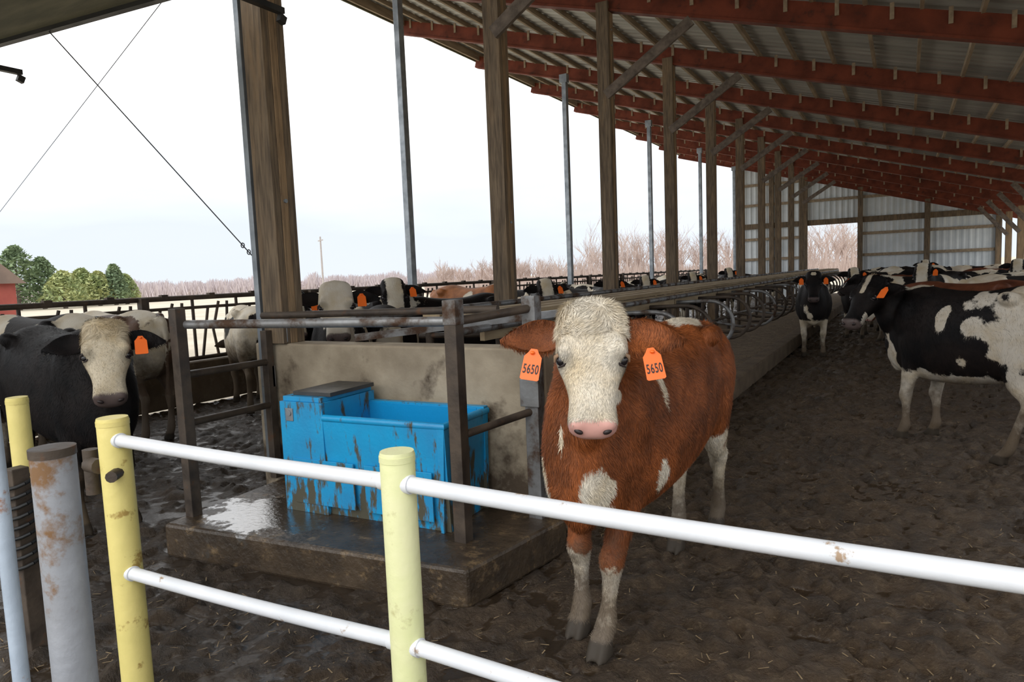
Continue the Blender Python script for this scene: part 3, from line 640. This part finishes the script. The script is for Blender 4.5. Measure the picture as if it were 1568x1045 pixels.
def add_fur(ob,me,A,IH,nv,count,P,Mh,hs,seed,m):
    rs=np.random.RandomState(seed+5)
    me.calc_loop_triangles(); nt_=len(me.loop_triangles); tri=np.empty(nt_*3,dtype=np.int32); me.loop_triangles.foreach_get('vertices',tri); tri=tri.reshape(-1,3)
    co=np.empty(len(me.vertices)*3,dtype=np.float32); me.vertices.foreach_get('co',co); co=co.reshape(-1,3)
    no=np.array([v.normal[:] for v in me.vertices])
    a,b_,c=co[tri[:,0]],co[tri[:,1]],co[tri[:,2]]
    ar=.5*np.linalg.norm(np.cross(b_-a,c-a),axis=1)
    Mi=np.array(Mh.inverted()); inh=IH[tri[:,0]]
    w=ar*np.where(inh,3.0,1.0)*(1-np.clip(A[tri].mean(1)[:,1]*1.2,0,1))*(1-np.clip(A[tri].mean(1)[:,2],0,1)); w=w/w.sum()
    t=rs.choice(nt_,count,p=w); u=rs.rand(count,1);v=rs.rand(count,1); fl=(u+v)>1; u=np.where(fl,1-u,u);v=np.where(fl,1-v,v)
    W=np.concatenate([1-u-v,u,v],1)
    T=tri[t]; p=(co[T]*W[...,None]).sum(1); nn=(no[T]*W[...,None]).sum(1); nn/=np.linalg.norm(nn,axis=1,keepdims=True)+1e-9
    at=(A[T]*W[...,None]).sum(1); h=((p-np.array(P))@Mi.T)/hs; ih=inh[t]; isear=T[:,0]>=nv
    flow=np.tile(np.array([-.5,0,-.85]),(count,1)); hd=np.array(Mh@Vector((1,0,0))); flow[ih]=hd
    tuft=ih&(h[:,0]<.12)&(h[:,2]>-.06)&(~isear)
    ns=np.stack([np.array([noise.noise(Vector(q)*9+Vector((k*7.1,0,0))) for q in p]) for k in range(3)],1)
    flow=flow+ns*np.where(tuft,2.2,.85)[:,None]*1.3+rs.normal(0,.16,(count,3))
    flow-=nn*(flow*nn).sum(1,keepdims=True); flow/=np.linalg.norm(flow,axis=1,keepdims=True)+1e-9
    L=np.where(ih,.013,.027)*rs.uniform(.6,1.3,count); L=np.where(tuft,.030*rs.uniform(.5,1.3,count),L); L=np.where(isear,.028*rs.uniform(.6,1.3,count),L)
    L=np.where(p[:,2]<.5,L*.6,L); L=L[:,None]
    lift=np.where(tuft,.62,.32)[:,None]
    d1=flow+nn*lift; d1/=np.linalg.norm(d1,axis=1,keepdims=True); d2=flow+nn*(lift*.3)+rs.normal(0,.15,(count,3))
    wd=np.cross(d1,nn); wd/=np.linalg.norm(wd,axis=1,keepdims=True)+1e-9; ww=rs.uniform(.0007,.0014,(count,1))
    p0=p-nn*.001; p1=p0+d1*L*.5; p2=p1+d2*L*.55
    vs=np.stack([p0-wd*ww,p0+wd*ww,p1-wd*ww*.8,p1+wd*ww*.8,p2],1).reshape(-1,3)
    bidx=np.arange(count)[:,None]*5
    loops=np.concatenate([bidx+np.array([0,1,3,2]),bidx+np.array([2,3,4])],1).ravel()
    ls=(np.arange(count)[:,None]*7+np.array([0,4])).ravel()
    fm=bpy.data.meshes.new('fur'); fm.vertices.add(len(vs)); fm.vertices.foreach_set('co',vs.ravel()); fm.loops.add(len(loops)); fm.loops.foreach_set('vertex_index',loops); fm.polygons.add(len(ls)); fm.polygons.foreach_set('loop_start',ls); fm.update(calc_edges=True)
    at[:,3]=np.clip(rs.rand(count)+(at[:,3]-.5)*1.3,-.3,1); at[:,1]=0; at[:,2]=0
    aa=fm.attributes.new('coat','FLOAT_COLOR','POINT'); aa.data.foreach_set('color',np.repeat(at,5,axis=0).ravel())
    fm.materials.append(m); fo=bpy.data.objects.new('fur',fm); COL.objects.link(fo); fo.parent=ob
def simple(name,c,r):
    m,nt,b=newmat(name); b.inputs['Base Color'].default_value=rgb(c); b.inputs['Roughness'].default_value=r; return m
EYE=simple('cow_eye',(.012,.010,.012),.06); NOSTRIL=simple('dark_skin',(.02,.012,.012),.5); LID=simple('pale_eyelid',(.34,.22,.14),.5); TAG=simple('orange_tag',(.95,.17,.02),.4)
def blobs(q,L):
    s=-1
    for c,r in L:
        d=math.sqrt(sum(((a-b)/k)**2 for a,b,k in zip(q,c,r))); s=max(s,1.0-.5*d)
    return s
def pat_hero(q,h,ear,off):
    nz=noise.noise(q*7)*.30+noise.noise(q*17)*.20
    if ear: return -.2
    if h is not None:
        w=.95
        w-=sstep(-.09,-.135,h.z)*sstep(.36,.26,h.x)*.9
        if h.x<.0 and h.z<-.06: w-=.5
        return w
    s=blobs(q,[((.74,.13,.74),(.13,.060,.080)),((.74,-.12,.76),(.13,.062,.090)),((.80,.005,.95),(.12,.012,.06)),((.30,.3,1.06),(.024,.2,.12)),((.31,.3,.68),(.055,.2,.070)),((-.45,0,1.30),(.22,.12,.06)),((-.86,.1,.80),(.10,.3,.34)),((0,0,.50),(.30,.14,.06)),((-.55,.2,.60),(.13,.2,.10))])+nz
    lim=.38 if q.x>0 else .62
    s=max(s,.5+(lim-.02-q.z)*3+nz*.5)
    return s
def pat_hol(bias=0,face='white',leg=.45,sc=2.1):
    def f(q,h,ear,off):
        if ear: return -.3
        if h is not None:
            if face=='white': 
                return .9-sstep(.05,.115,abs(h.y))*.2-sstep(-.08,-.12,h.z)*.9-(.5 if h.x<-.02 else 0)
            if face=='blaze': return 1.0-abs(h.y)/.058*.4 if h.z>0 else -.2
            if face=='black': return .9-abs(h.x-.05)*14 if abs(h.y)<.04 and h.z>0 else -.2
            return .8
        s=.42+bias+noise.noise(q*sc+off)*1.15+noise.noise(q*sc*2.2+off)*.4+noise.noise(q*sc*5+off)*.15
        s=max(s,.5+(leg-q.z)*3)
        return s
    return f
def pat_right(q,h,e,o):
    if e: return -.3
    if h is not None:
        if h.z>0 and h.x<.2: return .92-abs(h.y)/.02*.4
        return .9 if (h.x>.36 and h.z<0) else -.2
    return max(blobs(q,[((.66,.1,.56),(.09,.3,.20)),((.08,.3,1.03),(.055,.25,.13)),((-.60,.2,1.00),(.40,.4,.34)),((-.1,.2,.56),(.5,.3,.07)),((.48,.0,1.30),(.10,.1,.06))])+noise.noise(q*3.3+Vector((3,1,4)))*.34+noise.noise(q*9)*.36,.5+(.60-q.z)*3)
def cows():
    make_cow('brown_and_white_cow',(-1.08,3.18,0),-93.5,(1.10,.81,1.03),poll=(.845,.129,1.465),hyaw=25,hpitch=68,hroll=-3,feet=[(.669,.035),(.549,-.125),(-.97,.03),(-.517,-.062)],pat=pat_hero,base=(.33,.094,.024),vox=.0105,white=(.80,.74,.63),fur=180000,tags=2,tagtext='5650',seed=1,ear_droop=.18,dirt_h=.32,head_scale=.90,ear_scale=1.05,wd_=1.20)
    BW='black_and_white_cow'
    make_cow(BW,(.50,6.66,0),135,(1.05,.95,1.06),poll=(.78,.26,1.43),hyaw=100,hpitch=50,feet=[(.56,.16),(.53,-.16),(-.35,.14),(-.72,-.15)],pat=pat_right,vox=.015,tags=1,seed=2,white=(.62,.57,.49),dirt_h=.42,ear_droop=.1,fur=40000)
    make_cow(BW,(-1.40,13.2,0),-84,(1,1,1.02),poll=(.80,.0,1.44),hyaw=0,hpitch=62,pat=pat_hol(-.25,'black',.62),vox=.02,tags=2,seed=3,dirt_h=.3)
    make_cow(BW,(-5.15,2.58,0),-8,(1.05,.95,1.06),poll=(.90,-.07,1.40),hyaw=-22,hpitch=62,pat=pat_hol(-.42,'white',.2),vox=.014,tags=1,seed=4,base=(.006,.006,.007),white=(.66,.58,.44),fur=50000)
    make_cow('brown_and_white_cow',(-7.35,4.25,0),176,(1.05,1,1.08),poll=(.95,0,.9),hyaw=0,hpitch=75,pat=pat_hol(.06,'white',.5,2.6),base=(.14,.075,.045),vox=.02,tags=0,seed=5,dirt=(.12,.085,.06),dirt_h=.8)
    make_cow(BW,(-7.55,6.1,0),150,(1,1,1.04),poll=(.95,0,.9),hyaw=0,hpitch=75,pat=pat_hol(.3,'white',.5,2.6),vox=.02,tags=0,seed=6,dirt_h=.8)
    make_cow(BW,(-4.90,5.05,0),-47,(1,1,1.06),poll=(.84,0,1.575),hyaw=2,hpitch=58,pat=pat_hol(-.02,'white',.4),vox=.018,tags=1,seed=7,white=(.78,.72,.62),head_scale=1.06,wd_=1.2)
    make_cow(BW,(-4.80,6.95,0),-118,(1,1,1.08),poll=(.85,.1,1.59),hyaw=76,hpitch=56,pat=pat_hol(-.4,'blaze',.4),vox=.02,tags=1,seed=8,head_scale=1.08,wd_=1.15)
    farm=[]
    farm.append(make_cow('brown_cow',(-5.2,7.95,0),-15,(1,1,1.16),poll=(.9,0,1.1),hpitch=70,pat=pat_hol(-.6,'white',.3),base=(.42,.15,.045),vox=.022,tags=0,seed=9))
    farm.append(make_cow(BW,(-6.6,7.4,0),172,(1,1,1.08),poll=(.95,0,1.0),hpitch=70,pat=pat_hol(.08,'white',.4),vox=.022,tags=1,seed=10))
    farm.append(make_cow(BW,(.1,15.2,0),165,(1,1,1.02),poll=(.95,0,1.32),hpitch=45,pat=pat_hol(-.05,'blaze',.5),vox=.022,tags=1,seed=11))
    farm.append(make_cow(BW,(1.45,12.3,0),30,(1,1,1.04),poll=(.95,0,1.3),hpitch=50,pat=pat_hol(.3,'white',.5),vox=.022,tags=1,seed=12,white=(.7,.62,.5)))
    farm.append(make_cow('brown_cow',(.75,10.9,0),160,(1,1,1.0),poll=(1.0,0,1.15),hpitch=50,pat=pat_hol(-.3,'white',.5),base=(.17,.05,.02),vox=.022,tags=1,seed=13))
    farm.append(make_cow(BW,(-5.05,6.0,0),120,(1,1,1.04),poll=(.95,0,1.15),hpitch=60,pat=pat_hol(-.35,'black',.4),vox=.022,tags=1,seed=15))
    farm.append(make_cow(BW,(.55,14.0,0),-110,(1,1,1.06),poll=(.84,0,1.50),hyaw=12,hpitch=58,pat=pat_hol(-.1,'blaze',.5),vox=.022,tags=1,seed=16))
    r=random.Random(4)
    spots=[(-.75,18.2,100,2),(.7,17.2,80,3),(2.2,14.3,200,2),(2.6,16.5,20,1),(1.3,20,10,3),(2.5,19.5,95,2),(.2,22.3,175,1),(-.8,23.5,60,2),(1.9,24.5,185,3),(2.6,12.0,80,3),(-.5,20.6,-20,3),(1.4,16.0,10,2),
       (-5.6,12.8,172,5),(-5.4,16.3,190,1),(-5.6,19.6,165,5),(-5.3,24.5,175,2),(-6.1,11.2,180,3),(-6.0,14.6,178,2),(-6.0,21,180,1),(-5.2,29,170,2),(-.4,27.5,30,1),(1.4,28.5,190,2),(2.2,22.0,160,4),(-7.1,1.9,165,4),(-6.7,3.2,185,1),(-5.4,10.6,120,5),
       (-4.75,9.2,-60,6),(-5.9,5.5,-48,6),(-4.9,12.0,-60,6),(-5.0,14.6,-70,6),(2.3,18.2,-110,6),(-.9,16.4,-90,6),(.6,24.8,-95,6),(-.2,17.0,10,4),(1.9,9.6,170,4),(-4.9,17.9,-70,6),(-4.8,21.5,-70,6)]
    for x,y,hd,k in spots:
        src=farm[k]; o=bpy.data.objects.new(src.name.split('.')[0],src.data); COL.objects.link(o); o.location=(x,y,0); o.rotation_euler.z=rad(hd); s=r.uniform(.96,1.03); o.scale=(s,s,s)
        for c in src.children:
            k2=bpy.data.objects.new(c.name.split('.')[0],c.data); COL.objects.link(k2); k2.parent=o
for fn in (setup,structure,fence,stalls,ground,landscape,cows):
    try: fn()
    except Exception as e: ERR.append(fn.__name__+':'+traceback.format_exc()[-400:])
if ERR: raise Exception(' || '.join(ERR))
